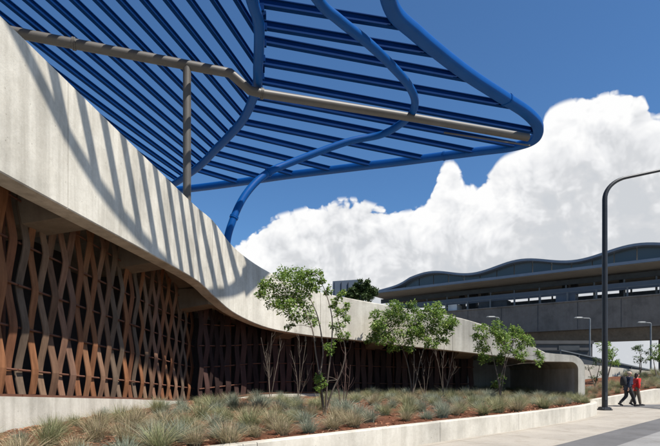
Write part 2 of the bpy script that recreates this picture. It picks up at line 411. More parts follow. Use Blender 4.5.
# rounded end: slab turning down into a wall leg
ea = V((TOP[-1].x-.002, TOP[-1].y)); R = 0.62; TK = 0.34
prof_o, prof_i = [], []
zt0, zend = 2.60, 2.42
def leg_line():
    o, i = [], []
    xs = 10.86
    o.append((0.0, 2.60)); 
    return
path = []      # (distance along end direction, z outer), distance along 'ed'
ed = V((1.0, -0.16)).normalized(); reach = 11.36-TOP[-1].x
z0t, z0b = TOP[-1].z, BOT[-1].z
outer = [(0.0, z0t), (0.35, z0t-.05), (0.7, z0t-.08)]
inner = [(0.0, z0b), (0.35, z0b-.005), (0.7, z0b-.01)]
ro, ri = 0.62, 0.34
zc = z0t-.12
for k in range(1, 9):
    a = PI/2*k/8
    outer.append((reach-ro+ro*math.sin(a), zc-ro+ro*math.cos(a)))
    inner.append((reach-ro+ri*math.sin(a)*1.0, z0b-.015-ri+ri*math.cos(a)))
outer.append((reach, 0.0)); inner.append((reach-ro+ri, 0.0))
bk = V((0.02, 1.0)).normalized()
mb = MB(); rings = []
depth = 9.0
for (uo, zo), (ui, zi) in zip(outer, inner):
    po = ea+ed*uo; pi_ = ea+ed*ui
    po2 = po+bk*depth; pi2 = pi_+bk*depth
    rings.append([V((po.x,po.y,zo)), V((pi_.x,pi_.y,zi)), V((pi2.x,pi2.y,zi)), V((po2.x,po2.y,zo))])
mb.loft(rings); mb.build('end_wall', M['conc'], bld)
# inner grey lining of the tunnel, 4 mm proud
pi_ = ea+ed*(reach-ro+ri-0.004)
mb = MB(); mb.add([V((pi_.x,pi_.y+.35,0.2)), V((pi_.x+bk.x*depth,pi_.y+depth,0.2)), V((pi_.x+bk.x*depth,pi_.y+depth,1.84)), V((pi_.x,pi_.y+.35,1.84))], [(0,1,2,3)])
mb.build('inner_wall', M['conc_grey'], bld)
mb = MB(); mb.add([(7,31.2,0),(11.6,31.2,0),(11.6,31.2,3),(7,31.2,3)], [(0,1,2,3)])
mb.build('back_wall', M['conc_grey'], bld)
mb = MB(); mb.box((7.25,26.3,0),(7.45,31.2,3.0)); mb.build('back_wall', M['conc_grey'], bld)
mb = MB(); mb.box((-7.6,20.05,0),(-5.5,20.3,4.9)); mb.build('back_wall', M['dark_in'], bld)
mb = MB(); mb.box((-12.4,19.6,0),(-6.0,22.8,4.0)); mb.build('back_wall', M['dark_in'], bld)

# ------------------------------------------------------------------ blue canopy
ZC = 15.4
can = empty('louvered_canopy', (-6.2, 21.7, 5.0), 'bright blue steel canopy of long louvers and bent tubes above the concrete parapet', 'canopy')
arc = [atZ(x, y, ZC-.4) for x, y in ((252,0),(259,27),(258,67),(256,89),(244,118),(227,138),(217,148),(197,168),(165,190))]
arc = [V((-5.0,4.0,ZC-.4)), V((-4.4,6.5,ZC-.4)), V((-3.6,10,ZC-.4)), V((-3.0,14.5,ZC-.4))] + arc
ARC = catmull(arc, 8); mb = MB(); mb.tube(ARC, 0.22, 12); mb.build('ridge_tube', M['blue'], can)
fr = [V((-5.2,3.7,ZC)), V((-2.7,3.9,ZC)), V((-1.5,4.4,ZC)), V((-.75,5.4,ZC)), V((.15,7.4,ZC)), V((1.08,12,ZC)), V((1.62,15.6,ZC))]
fr += [atZ(x, y, ZC) for x, y in ((390,4),(417,34),(463,71),(501,96),(527,113),(538,127),(533,140),(512,147),(474,152),(398,162),(360,166.5),(290,175),(245,181.5),(200,187.5),(150,193),(90,198.5),(10,205),(-90,211),(-220,217))]
FR = catmull(fr, 10); kf = next(i for i, p in enumerate(FR) if p.y > 16.0)
mb = MB(); mb.tube(FR[:kf+2], [.105 if i < kf-4 else .105+.115*(i-kf+4)/5 for i in range(kf+2)], 12); mb.build('edge_tube', M['blue'], can)  # out of view; path and thinness shaped for the shadow it casts
mb = MB(); mb.tube(FR[kf:], 0.21, 16, True, 1.38, .5); mb.build('outer_frame', M['blue'], can)
loop = [V((-4.4,4,ZC-.5)), V((-3.2,10,ZC-.5)), V((-1.7,15,ZC-.5))]
loop += [atZ(x, y, ZC-.5) for x, y in ((318,0),(338,19),(368,43),(391,65),(409,86),(415,103),(407.6,118),(383,134))]
loop += [atY(347,142,27.7), atY(295,161,27.2), atY(266,174,26.6), atY(246,194,26.0), atY(233,220,25.6), atY(226,250,25.5)]
loop += [V((loop[-1].x-.1, 25.5, 4.4))]
LOOP = catmull(loop, 10); mb = MB(); mb.tube(LOOP, 0.19, 12); mb.build('bent_tube', M['blue'], can)
IP = [(-.11,-.17),(.11,-.17),(.11,-.135),(.035,-.13),(.035,.13),(.11,.135),(.11,.17),(-.11,.17),(-.11,.135),(-.035,.13),(-.035,-.13),(-.11,-.135)]
def xy_hit(p, d, poly, tmin=0.05):
    """nearest hit of plan ray p + t d with polyline"""
    best = None
    for a, b in zip(poly, poly[1:]):
        e = b.xy-a.xy; den = d.x*e.y-d.y*e.x
        if abs(den) < 1e-9: continue
        w = a.xy-p; t = (w.x*e.y-w.y*e.x)/den; u = (w.x*d.y-w.y*d.x)/den
        if t > tmin and 0 <= u <= 1 and (best is None or t < best): best = t
    return best
def blade(a, b, k=1.0):
    mb = MB(); mb.profile(a, b, [(u*k*.9, w*k*.9) for u, w in IP]); return mb.build('louver_blade', M['blue_shade'], can)
right = [(264,3,400,25),(264,25,434,53),(264,40,467,78),(264,62,503,104),(264,81,530,130),(264,97.5,505,143),(261,109.5,460,148.3),(253,123.5,399,153),(244,134,349,159),(232,145,308,163.5),(223.6,155,282,170.6),(212,163.6,250,173.8),(202,171,224,177.5)]
for x0, y0, x1, y1 in right:
    a, b = atZ(x0, y0, ZC), atZ(x1, y1, ZC); d = (b-a).xy.normalized(); p = b.xy-d*1.5; t1 = xy_hit(p, d, FR); q = a.xy+d*1.0; t0 = xy_hit(q, -d, ARC)
    if t1 and t1 < 8: e = p+d*(t1-.06); b = V((e.x, e.y, ZC))
    if t0 and t0 < 6: e = q-d*(t0-.12); a = V((e.x, e.y, ZC))
    blade(a, b)
yy = 16.9  # louvers out of view, pitch set for their shadow stripes on the parapet
while yy > 5.0:
    p = V((-3.6-.06*(16-yy), yy-.25)); d = V((1, 0.20)).normalized(); t0 = xy_hit(p-d*3, d, ARC); t1 = xy_hit(p, d, FR)
    if t1 and t0: blade(V((*(p-d*3+d*(t0+.15)), ZC)), V((*(p+d*t1), ZC)))
    yy -= .86
# left field of louvers
for k in range(22):
    x0 = -3.45-.86*k; d = V((.27, 1)).normalized(); p = V((x0, 18.45))
    n0 = p-d*(18 if k < 14 else 12)
    t = xy_hit(p-d*4, d, ARC)
    if t is None: t = (xy_hit(p-d*4, d, FR) or 22)
    else: t = t+.34
    e = p-d*4+d*t
    blade(V((*n0, ZC+.03)), V((*e, ZC+.03)), .8)
# taupe spine beam, with a step where it meets the ridge tube
bl = catmull([(-18,17.6,15.0), atY(28,35,19.8), atY(187,65,21.7), atY(230,73,22.3)], 4) 
br = [atY(250,90.5,22.75), atY(262,93.5,23.1), atY(400,115.5,25.3), atY(528,137.5,27.6)]
mb = MB(); mb.tube(bl+br, 0.205, 12); mb.build('spine_beam', M['taupe'], can)
mb = MB(); a = atY(444,132.5,26.2); b = atY(530,145.5,27.6); mb.beam(a, b, .06, .06)
mb.build('spine_plate', M['taupe'], can)
pt = atY(187,66,21.7); mb = MB(); mb.tube([V((pt.x,pt.y,4.9)), V((pt.x,pt.y,pt.z))], 0.17, 12); mb.build('post', M['taupe'], can)
def collar(line, k, r, mat, sx=1.0, sq=1.0):
    a, b = V(line[k]), V(line[k+1]); d = (b-a).normalized(); mb = MB()
    for o in (-.035, .035): mb.tube([a+d*(o-.028), a+d*(o+.028)], r, 16, True, sx, sq)
    mb.build('splice_flange', mat, can)
SB = bl+br
for k in (5, len(bl)+1): collar(SB, k, .245, M['taupe'])
for k in (len(LOOP)-42, len(LOOP)-22): collar(LOOP, k, .225, M['blue'])
for k in (40, 92): collar(FR[kf:], k, .235, M['blue'], 1.36, .5)
for p in ARC[20:-8:3]:
    mb = MB(); mb.box((p.x+.12,p.y-.06,p.z+.05),(p.x+.3,p.y+.06,p.z+.32)); mb.build('bracket', M['blue_shade'], can)

# ------------------------------------------------------------------ planter wall and beds
W0 = [(-9.0,0.85),(-5.07,4.6),(-1.2,8.25),(2.6,11.8),(5.4,14.3),(8.2,17.0),(9.6,18.5),(10.5,19.7),(11.1,20.9),(11.4,22.1)]
WP = catmull([(x, y, 0) for x, y in W0], 8); WL = length(WP)
pw = empty('planter_wall', (5.3,14.15,0), 'long low pale concrete wall holding up the front of the mulch bed', 'retaining wall')
def s_of(pt): 
    acc = 0; best = (1e9, 0)
    for a, b in zip(WP, WP[1:]):
        d = (a.xy-V(pt)).length
        if d < best[0]: best = (d, acc)
        acc += (b.xy-a.xy).length
    return best[1]
js = [0, s_of((-5,4.6)), s_of((-1.4,8)), s_of((2.6,11.8)), s_of((5.3,14.15)), s_of((8.3,17.0)), WL]
HW, TW = 0.47, 0.24
for a, b in zip(js, js[1:]):
    mb = MB(); rings = []; k = max(4, int((b-a)/.25))
    for i in range(k+1):
        p, d = lerp_list(WP, a+.007+(b-a-.014)*i/k); n = V((-d.y,d.x,0)).normalized(); c = .012
        q = p+n*TW; z = V((0,0,1))
        rings.append([p-z*.05, p+z*(HW-c), p+n*c+z*HW, q-n*c+z*HW, q+z*(HW-c), q-z*.05])
    mb.loft(rings); mb.build('wall_panel', M['conc_wall'], pw)
mb = MB(); rings = []
for i in range(0, 200):
    p, d = lerp_list(WP, WL*i/199*.999); n = V((-d.y,d.x,0)).normalized(); z = V((0,0,1))
    rings.append([p+n*.05, p+n*.05+z*.44, p+n*.19+z*.44, p+n*.19])
mb.loft(rings); mb.build('joint_filler', M['joint'], pw)

from mathutils import noise as mn
def soil_z(x, y):
    # bed rises gently from the wall to the building
    d = dist_wall(x, y)
    return 0.40+min(.16, d*.035)+.05*mn.noise(V((x*.7, y*.7, 0)))+.03*mn.noise(V((x*2.1, y*2.1, 5)))
def dist_wall(x, y):
    best = 1e9; q = V((x, y))
    for a, b in zip(WP[::2], WP[2::2]):
        e = b.xy-a.xy; t = max(0, min(1, (q-a.xy).dot(e)/e.length_squared)); best = min(best, (q-(a.xy+e*t)).length)
    return best
BKP = [V((-10,-2,0)), V((-6.6,2,0)), V((-6.0,9,0)), V((-5.5,17,0)), V((-5.1,19.3,0)), V((-4.4,21.8,0)), V((-3.2,23.2,0)), V((0,25.0,0)), V((3,25.6,0)), V((6.8,25.9,0)), V((7.4,30.9,0)), V((10.7,30.9,0)), V((10.8,26,0)), V((11.0,22.4,0))]
BL = length(BKP); NU, NV = 150, 46; sm = MB(); rows = []
for i in range(NU+1):
    f, d = lerp_list(WP, WL*i/NU*.9995); n = V((-d.y,d.x,0)).normalized(); f = f+n*.16
    bq, _ = lerp_list(BKP, BL*i/NU*.9995); row = []
    for j in range(NV+1):
        q = f.lerp(bq, j/NV); row.append(V((q.x, q.y, soil_z(q.x, q.y)+.02*mn.noise(V((q.x*7, q.y*7, 2))))))
    rows.append(row)
sm.loft(rows, False, False, True); tag(sm.build('mulch_bed', M['mulch']), kind='structure')
# wood chips
def in_bed(x, y):
    # in front of the building and behind the planter wall
    return True
ch = MB()
for _ in range(9000):
    i = random.random()**.8; u = int(random.random()*NU); v = int((random.random()**1.2)*NV)
    q = rows[u][v].lerp(rows[min(u+1,NU)][min(v+1,NV)], random.random())
    if q.y < 4: continue
    a = random.uniform(0, PI); l = random.uniform(.02,.06); w = random.uniform(.008,.02); tz = random.uniform(-.02,.03)
    d = V((math.cos(a),math.sin(a),0)); n = V((-d.y,d.x,0)); c = q+V((0,0,.012))
    ch.add([c-d*l-n*w, c+d*l-n*w+V((0,0,tz)), c+d*l+n*w+V((0,0,tz+.008)), c-d*l+n*w+V((0,0,.012))], [(0,1,2,3)])
tag(ch.build('mulch_chips', M['chips']), 'red brown wood chips scattered over the planting bed', 'mulch', kind='stuff')

# grass tufts
def tuft_mesh(mat, h, spread, nb, seed):
    r = random.Random(seed); mb = MB()
    for k in range(nb):
        a = r.uniform(0, 2*PI); lean = abs(r.gauss(0, .55))*spread; L = h*r.uniform(.6, 1.1); w = r.uniform(.003, .0065)
        d = V((math.cos(a), math.sin(a), 0)); n = V((-d.y, d.x, 0)); base = d*r.uniform(0, .09)+n*r.uniform(-.05,.05)
        pts = []; droop = r.uniform(.15, .75)
        for i in range(5):
            t = i/4; pts.append(base + d*(lean*L*(t**1.6)*1.1) + V((0,0,1))*(L*(t - droop*lean*t*t*.6)) + n*(math.sin(t*3+k)*.012))
        for i in range(4):
            w0 = w*(1-i/4*.85); w1 = w*(1-(i+1)/4*.95)
            o = len(mb.v)
            mb.v += [tuple(pts[i]-n*w0), tuple(pts[i]+n*w0), tuple(pts[i+1]+n*w1), tuple(pts[i+1]-n*w1)] if i == 0 else [tuple(pts[i+1]+n*w1), tuple(pts[i+1]-n*w1)]
            if i == 0: last = (o+3, o+2); mb.f.append((o, o+1, o+2, o+3))
            else: mb.f.append((last[0], last[1], o, o+1)); last = (o+1, o)
            mb.sm.append(False)
    return mb.raw('grass_tuft', mat)
TUFTS = {'blue-green': [tuft_mesh(M['g_blue'], .36, 1.6, 420, s) for s in (1,2,3)],
         'olive green': [tuft_mesh(M['g_green'], .38, 1.45, 420, s) for s in (4,5,6)],
         'straw coloured': [tuft_mesh(M['g_straw'], .36, 1.55, 380, s) for s in (7,8,9)]}
placed = []
def put_tuft(x, y, z, kind, where, sc, group):
    o = bpy.data.objects.new('grass_tuft', random.choice(TUFTS[kind])); COL.objects.link(o)
    o.location = (x, y, z-.03); o.rotation_euler = (random.uniform(-.1,.1), random.uniform(-.1,.1), random.uniform(0, 6.28))
    o.scale = (sc*random.uniform(.85,1.2), sc*random.uniform(.85,1.2), sc*random.uniform(.85,1.12))
    tag(o, f'{kind} tuft of grass {where}', 'grass tuft', group)
def zone(px, Y, dw):
    if px < 130: return 'below the plinth of the rusty slat screen'
    if dw < 1.1: return 'behind the low planter wall' + (' near the rounded end wall' if px > 480 else ' in the middle of the bed' if px > 330 else ' at the left of the bed')
    if px < 250: return 'before the lit foot of the dark screen'
    if px < 350: return 'around the tall tree with several stems'
    if px < 470: return 'before the dark screen under the middle tree'
    return 'at the mouth of the dark concrete tunnel'
tries = 0; cnt = 0
while tries < 6000 and cnt < 260:
    tries += 1
    u = random.random()*NU; v = random.random()
    q = rows[int(u)][max(3, min(NV-3, int(v*NV)))]
    x = q.x+random.uniform(-.2,.2); y = q.y+random.uniform(-.2,.2)
    if y < 6.2: continue
    px = CX+x*FP/y
    if px < -30 or px > 592: continue
    if min((V((x,y))-p.xy).length for p in BKP) < .0: continue
    dw = dist_wall(x, y)
    if dw < .38: continue
    if dw > 4.6 and px < 320 and y > 16 and random.random() < .75: continue
    if x < -4.0 and y > 8 and x < -5.4+.06*(y-9)+.35: continue
    if 190 < px < 325 and y > 15 and min((V((x,y))-p.xy).length for p in SCR2) < 1.7: continue
    if any((V((x,y))-p).length < .6 for p in placed): continue
    placed.append(V((x,y))); cnt += 1
    kind = random.choices(['blue-green','olive green','straw coloured'], (4,4,4) if px > 130 else (2,3,4))[0]
    put_tuft(x, y, soil_z(x,y), kind, zone(px, y, dw), random.uniform(.9,1.35), 'grass tufts in the mulch bed')

for _ in range(900):      # thicker planting nearest the camera
    u = random.random()*NU; q = rows[int(u)][max(2, min(NV-3, int(random.random()**1.3*NV)))]
    x = q.x+random.uniform(-.2,.2); y = q.y+random.uniform(-.2,.2)
    if not 6.6 < y < 11.5: continue
    px = CX+x*FP/y; dw = dist_wall(x, y)
    if not -30 < px < 330 or dw < .3: continue
    if y > 8 and x < -5.4+.06*(y-9)+.1: continue
    if any((V((x,y))-p).length < .47 for p in placed): continue
    placed.append(V((x,y)))
    put_tuft(x, y, soil_z(x,y), random.choice(['olive green','straw coloured','blue-green']), zone(px, y, dw), random.uniform(.75,1.3), 'grass tufts in the mulch bed')

# second bed at the right, behind the walkers
lw = empty('garden_wall', (13,25,0), 'low sloping pale concrete kerb wall behind the two walkers', 'retaining wall')
mb = MB(); rings = []
for t in [i/20 for i in range(21)]:
    p = V((11.9,24.6,0)).lerp(V((26,31.6,0)), t); n = V((-.44,.9,0)); z = V((0,0,1)); h = .16+.62*min(1, (p.x-11.9)/6.3)
    rings.append([p-z*.05, p+z*(h-.012), p+n*.012+z*h, p+n*.25+z*h, p+n*.25-z*.05])
mb.loft(rings); mb.build('wall_panel', M['conc_wall'], lw)
def bed2(u, v):
    p = V((11.9,24.6)).lerp(V((26,31.6)), u)+V((-.44,.9))*.2; q = V((11.5,34.2)).lerp(V((27,37.5)), u)
    r = p.lerp(q, v); h = .12+.6*min(1, u*14.1/6.3); return V((r.x, r.y, h+v*(.12+.95*u)+.05*mn.noise(V((r.x, r.y, 1)))))
rows2 = [[bed2(i/40, j/24) for j in range(25)] for i in range(41)]
sm = MB(); sm.loft(rows2, False, False, True); tag(sm.build('slope_bed', M['mulch']), kind='structure')
pl2 = []
for _ in range(1200):
    u, v = random.random(), random.random(); q = bed2(u, v); px = CX+q.x*FP/q.y
    if not 583 < px < 668 or v < .06 or (px < 628 and v > .45): continue
    if any((q.xy-p).length < .7 for p in pl2): continue
    pl2.append(q.xy.copy())
    put_tuft(q.x, q.y, q.z, random.choice(['blue-green','olive green','olive green','straw coloured']), 'on the sloping bed behind the two walkers', random.uniform(1.0,1.5), 'grass tufts on the sloping bed')

# walls and fences at the right middle distance
mb = MB(); a, b = V((11.4,34.4,0)), V((27,37.7,0)); mb.loft([[V((p.x,p.y,0)), V((p.x,p.y,h)), V((p.x,p.y+.3,h)), V((p.x,p.y+.3,0))] for p, h in ((a,2.7),(V((19.5,36.1,0)),2.2),(b,1.5))])
tag(mb.build('concrete_wall', M['conc_wall']), 'plain pale concrete wall at the back of the sloping bed', 'wall')
fe = empty('ramp_fence', (20,39,0), 'dark grey solid ramp fence sloping down to the right behind the pale wall', 'fence')
mb = MB(); pA, pB = V((17.5,38,0)), V((29,41.5,0))
mb.loft([[V((p.x,p.y,h-1.35)), V((p.x,p.y,h)), V((p.x,p.y+.12,h)), V((p.x,p.y+.12,h-1.35))] for p, h in ((pA,3.35),(pB,1.35))]); mb.build('fence_panel', M['darkmetal'], fe)
mb = MB(); mb.beam(V((17.5,37.95,3.4)), V((29,41.45,1.4)), .12, .08); mb.build('handrail', M['grey_metal'], fe)
for t in [i/7 for i in range(8)]:
    p = pA.lerp(pB, t); h = 3.35-2*t; mb = MB(); mb.box((p.x-.05,p.y-.08,0),(p.x+.05,p.y-.01,h)); mb.build('post', M['darkmetal'], fe)

# ------------------------------------------------------------------ station and guideway far right
SD = V((-1.32, 1.0, 0)); SO = V((40.9, 62, 0)); SN = V((1, 1.32, 0)).normalized()     # SN points away from the viewer
def sp(s, dep=0, z=0): return SO+SD*s+SN*dep+V((0,0,z))
def sbox(mb, s0, s1, d0, d1, z0, z1):
    mb.loft([[sp(s,d0,z0), sp(s,d0,z1), sp(s,d1,z1), sp(s,d1,z0)] for s in (s0, s1)])
gw = empty('elevated_guideway', sp(5), 'dark grey concrete elevated railway deck crossing behind the plaza', 'bridge')
mb = MB(); sbox(mb, -14, 34, 0, .5, 7.6, 11.4); mb.build('deck_fascia', M['conc_dark'], gw)
mb = MB(); sbox(mb, -14, 34, .51, 11, 7.7, 8.6); mb.build('deck', M['conc_under'], gw)
mb = MB(); sbox(mb, -14, 34, 11.01, 11.5, 7.2, 11.2); mb.build('deck_fascia', M['conc_dark'], gw)
mb = MB(); mb.loft([[sp(s,2.5,7.69), sp(s,8.5,7.69), sp(s,7.3,6.2), sp(s,3.7,6.2)] for s in (-14,34)]); mb.build('deck_girder', M['conc_under'], gw)
for s in (-.2, 11.5, 23):
    mb = MB(); p = sp(s, 5.5); mb.tube([p, p+V((0,0,6.2))], [.85,.85], 16); mb.build('pier', M['conc_dark'], gw)
for s in [(-13+3.1*k) for k in range(15)]:
    mb = MB(); sbox(mb, s, s+.03, -.03, -.004, 7.7, 11.35); mb.build('panel_joint', M['darkmetal'], gw)
mb = MB(); sbox(mb, -14, 34, -.15, .55, 11.404, 11.55); mb.build('coping', M['conc_under'], gw)

st = empty('railway_station', sp(10,6,8.6), 'station platform roof with wavy blue grey vaults over glass gables', 'station')
per = 8.6
def wave(s):
    z = 17.55+.55*math.cos(2*PI*(s-1.5)/per)
    if s > 21: z = z - (z-16.0)*min(1, (s-21)/3.6)**.8
    return z
ss = [-14+.4*k for k in range(int(38.6/.4)+1)]
mb = MB(); mb.loft([[sp(s,-.5,wave(s)-.32), sp(s,-.5,wave(s)), sp(s,13,wave(s)), sp(s,13,wave(s)-.32)] for s in ss], smooth=False); mb.build('wave_roof', M['roofmetal'], st)
# glass gable panels
mb = MB()
s = -14
while s < 24:
    e = min(s+1.55, 24.2); k = [s+.04+(e-s-.08)*i/4 for i in range(5)]
    mb.loft([[sp(q,.6,15.62), sp(q,.6,max(15.66, wave(q)-.33)), sp(q,.75,max(15.66, wave(q)-.33)), sp(q,.75,15.62)] for q in k]); s = e
mb.build('gable_glazing', M['glass'], st)
mb = MB(); sbox(mb, -14, 24.6, .78, .9, 15.62, 15.7); mb.build('gable_rail', M['darkmetal'], st)
mb = MB(); mb.loft([[sp(s,-2.2,15.25), sp(s,-2.2,15.62), sp(s,-1.6,15.66), sp(s,.76,15.615), sp(s,.76,15.2)] for s in (-14,25.2)]); mb.build('fascia', M['roofmetal'], st)
mb = MB(); mb.loft([[sp(s,-1.9,15.19), sp(s,-1.9,15.245), sp(s,13,15.1), sp(s,13,14.8)] for s in (-14,25.2)]); mb.build('soffit', M['soffit'], st)
for d in (2.0, 9.5):
    mb = MB(); sbox(mb, -14, 25, d-.18, d+.18, 14.1, 14.79); mb.build('roof_beam', M['darkmetal'], st)
    for s in [-12.6+2.15*k for k in range(18)]:
        mb = MB(); p = sp(s, d, 8.6); mb.tube([p, p+V((0,0,5.6))], .13, 8); mb.build('column', M['grey_metal'], st)
mb = MB(); sbox(mb, -14, 25, 11.6, 11.75, 12.6, 13.7); mb.build('windscreen', M['bluegrey'], st)
mb = MB(); sbox(mb, -14, 25, .9, 1.0, 12.55, 13.5); mb.build('sign_beam', M['bluegrey'], st)
for s in [-13+2.15*k for k in range(18)]:
    mb = MB(); sbox(mb, s, s+.14, .2, .34, 11.56, 12.75); mb.build('railing_post', M['grey_metal'], st)
mb = MB(); sbox(mb, -14, 30, .22, .32, 12.76, 12.86); mb.build('handrail', M['grey_metal'], st)
for s0, w in ((14.2,.5),(15.2,.7),(6.2,.5),(7.0,.4),(2.6,.4),(16.6,.3)):
    mb = MB(); sbox(mb, s0, s0+w, 4.5, 5.6, 8.6, 15.0); mb.build('lift_frame', M['darkmetal'], st)
for s0, w, m_ in ((5.9,1.5,'bluegrey'),(16.2,.9,'white'),(11.5,2.6,'darkmetal')):
    mb = MB(); sbox(mb, s0, s0+w, .8, 2.8, 8.6, 12.6); mb.build('kiosk', M[m_], st)
# a train standing at the platform: light car side with windows
tr = empty('train', sp(9,6.5,8.6), 'pale train standing on the elevated deck behind the station railing', 'train')
for s0 in (-13, -3.5, 6.0):
    mb = MB(); mb.loft([[sp(s,6,8.9), sp(s,6,12.0), sp(s,6.35,12.45), sp(s,8.3,12.45), sp(s,8.6,12.0), sp(s,8.6,8.9)] for s in (s0, s0+9.2)]); c = mb.build('car_body', M['white'], tr)
    for k in range(6):
        mb = MB(); sbox(mb, s0+.5+k*1.45, s0+1.6+k*1.45, 5.96, 5.99, 10.7, 11.8); mb.build('window', M['glass'], c)
# building under the deck
ub = empty('ground_floor_building', (24,60,0), 'dark low building under the elevated railway deck with a black window opening', 'building')
mb = MB(); mb.box((14,60,0),(31.5,66,5.2)); mb.build('wall', M['charcoal'], ub)
mb = MB(); mb.box((27.4,59.9,3.0),(29.9,59.99,5.0)); mb.build('window', M['darkmetal'], ub)
mb = MB(); mb.box((13.9,59.85,5.21),(31.6,66.2,5.6)); mb.build('roof', M['charcoal'], ub)
df = empty('metal_fence', (22,46,0), 'black metal fence in front of the dark building under the deck', 'fence')
mb = MB(); mb.box((14,46,0),(23.8,46.1,3.7)); mb.build('fence_panel', M['darkmetal'], df)
mb = MB(); mb.box((14,45.9,3.7),(23.8,46.15,3.8)); mb.build('handrail', M['black'], df)
# blue box building on the skyline
bb = empty('office_block', (2.8,112,0), 'small flat topped blue grey block on the skyline left of the station', 'building')
mb = MB(); mb.loft([[(.6,112,0),(.6,112,22.4),(.6,124,22.4),(.6,124,0)],[(7.2,113,0),(7.2,113,23.0),(7.2,124,23.0),(7.2,124,0)]]); w_ = mb.build('wall', M['slate'], bb)
for k in range(4):
    mb = MB(); mb.box((1.0+k*1.55,111.9+.15*k,19.2),(1.06+k*1.55,112.0+.25*k,22.3)); mb.build('panel_rib', M['darkmetal'], bb)

# ------------------------------------------------------------------ lamps
def lamp(base, h, r0, r1, arm, rise, label, name='street_lamp', bend=1.0, mat='black'):
    t = empty(name, base, label, 'street lamp'); B = V(base)
    d = V((arm, 0, 0)); L = abs(arm); dx = 1 if arm > 0 else -1
    mb = MB(); pts = [B, B+V((0,0,h))]
    k = 10
    for i in range(1, k+1):
        a = PI/2*i/k*.86; pts.append(B+V((dx*bend*(1-math.cos(a)), 0, h+bend*math.sin(a)*.8)))
    end = pts[-1]+V((dx*(L-bend), 0, rise)); pts += [pts[-1].lerp(end, .5), end]
    n = len(pts); rad = [r0, r0*.75+r1*.25]+[r0*.75+r1*.25-(r0*.75-r1*.75)*i/(n-2) for i in range(1, n-1)]
    pts.insert(1, B+V((0,0,h*.5))); rad.insert(1, (r0+rad[1])/2)
    mb.tube(pts, rad, 14); mb.build('pole', M[mat], t)
    mb = MB(); hd = end+V((dx*.35,0,.02)); 
    mb.loft([[hd+V((x*.42*s,y*.16*s,z)) for x, y in ((-1,-.6),(-.6,-1),(.6,-1),(1,-.6),(1,.6),(.6,1),(-.6,1),(-1,.6))] for z, s in ((-.07,.9),(0,1),(.08,.75))]); mb.build('lamp_head', M[mat], t)
    mb = MB(); q = r0*1.9; mb.loft([[B+V((x*q*s,y*q*s,z)) for x, y in ((-1,-.6),(-.6,-1),(.6,-1),(1,-.6),(1,.6),(.6,1),(-.6,1),(-1,.6))] for z, s in ((0.0,1.15),(.05,1.15),(.06,.9),(.14,.8))]); mb.build('base_plate', M[mat], t)
    if r0 > .12:
        mb = MB(); mb.box((B.x-.05,B.y-r0-.012,.45),(B.x+.05,B.y-r0+.05,.8)); mb.build('access_door', M['darkmetal'], t)
    for x, y in ((-1,-1),(1,-1),(1,1),(-1,1)):
        mb = MB(); p = B+V((x*q*.78,y*q*.78,.05)); mb.tube([p, p+V((0,0,.07))], .022, 6); mb.build('anchor_bolt', M['grey_metal'], t)
    return t
lamp((12.2,22.2,0), 9.35, .122, .058, 4.2, .62, 'tall black street lamp with a long curved arm beside the paving', bend=1.25)
lamp((23.6,45.4,0), 6.55, .08, .05, -.7, .03, 'slim grey lamp with a short arm pointing left, behind the sloping bed', bend=.12, mat='grey_metal')
lamp((30.8,48,0), 6.4, .08, .05, -.55, .03, 'slim grey lamp in front of the railway pier at the right edge', bend=.12, mat='grey_metal')
lamp((15.2,45,0), 6.6, .06, .04, -.4, .02, 'slim grey lamp rising behind the concrete parapet above the rightmost tree', bend=.1, mat='grey_metal')

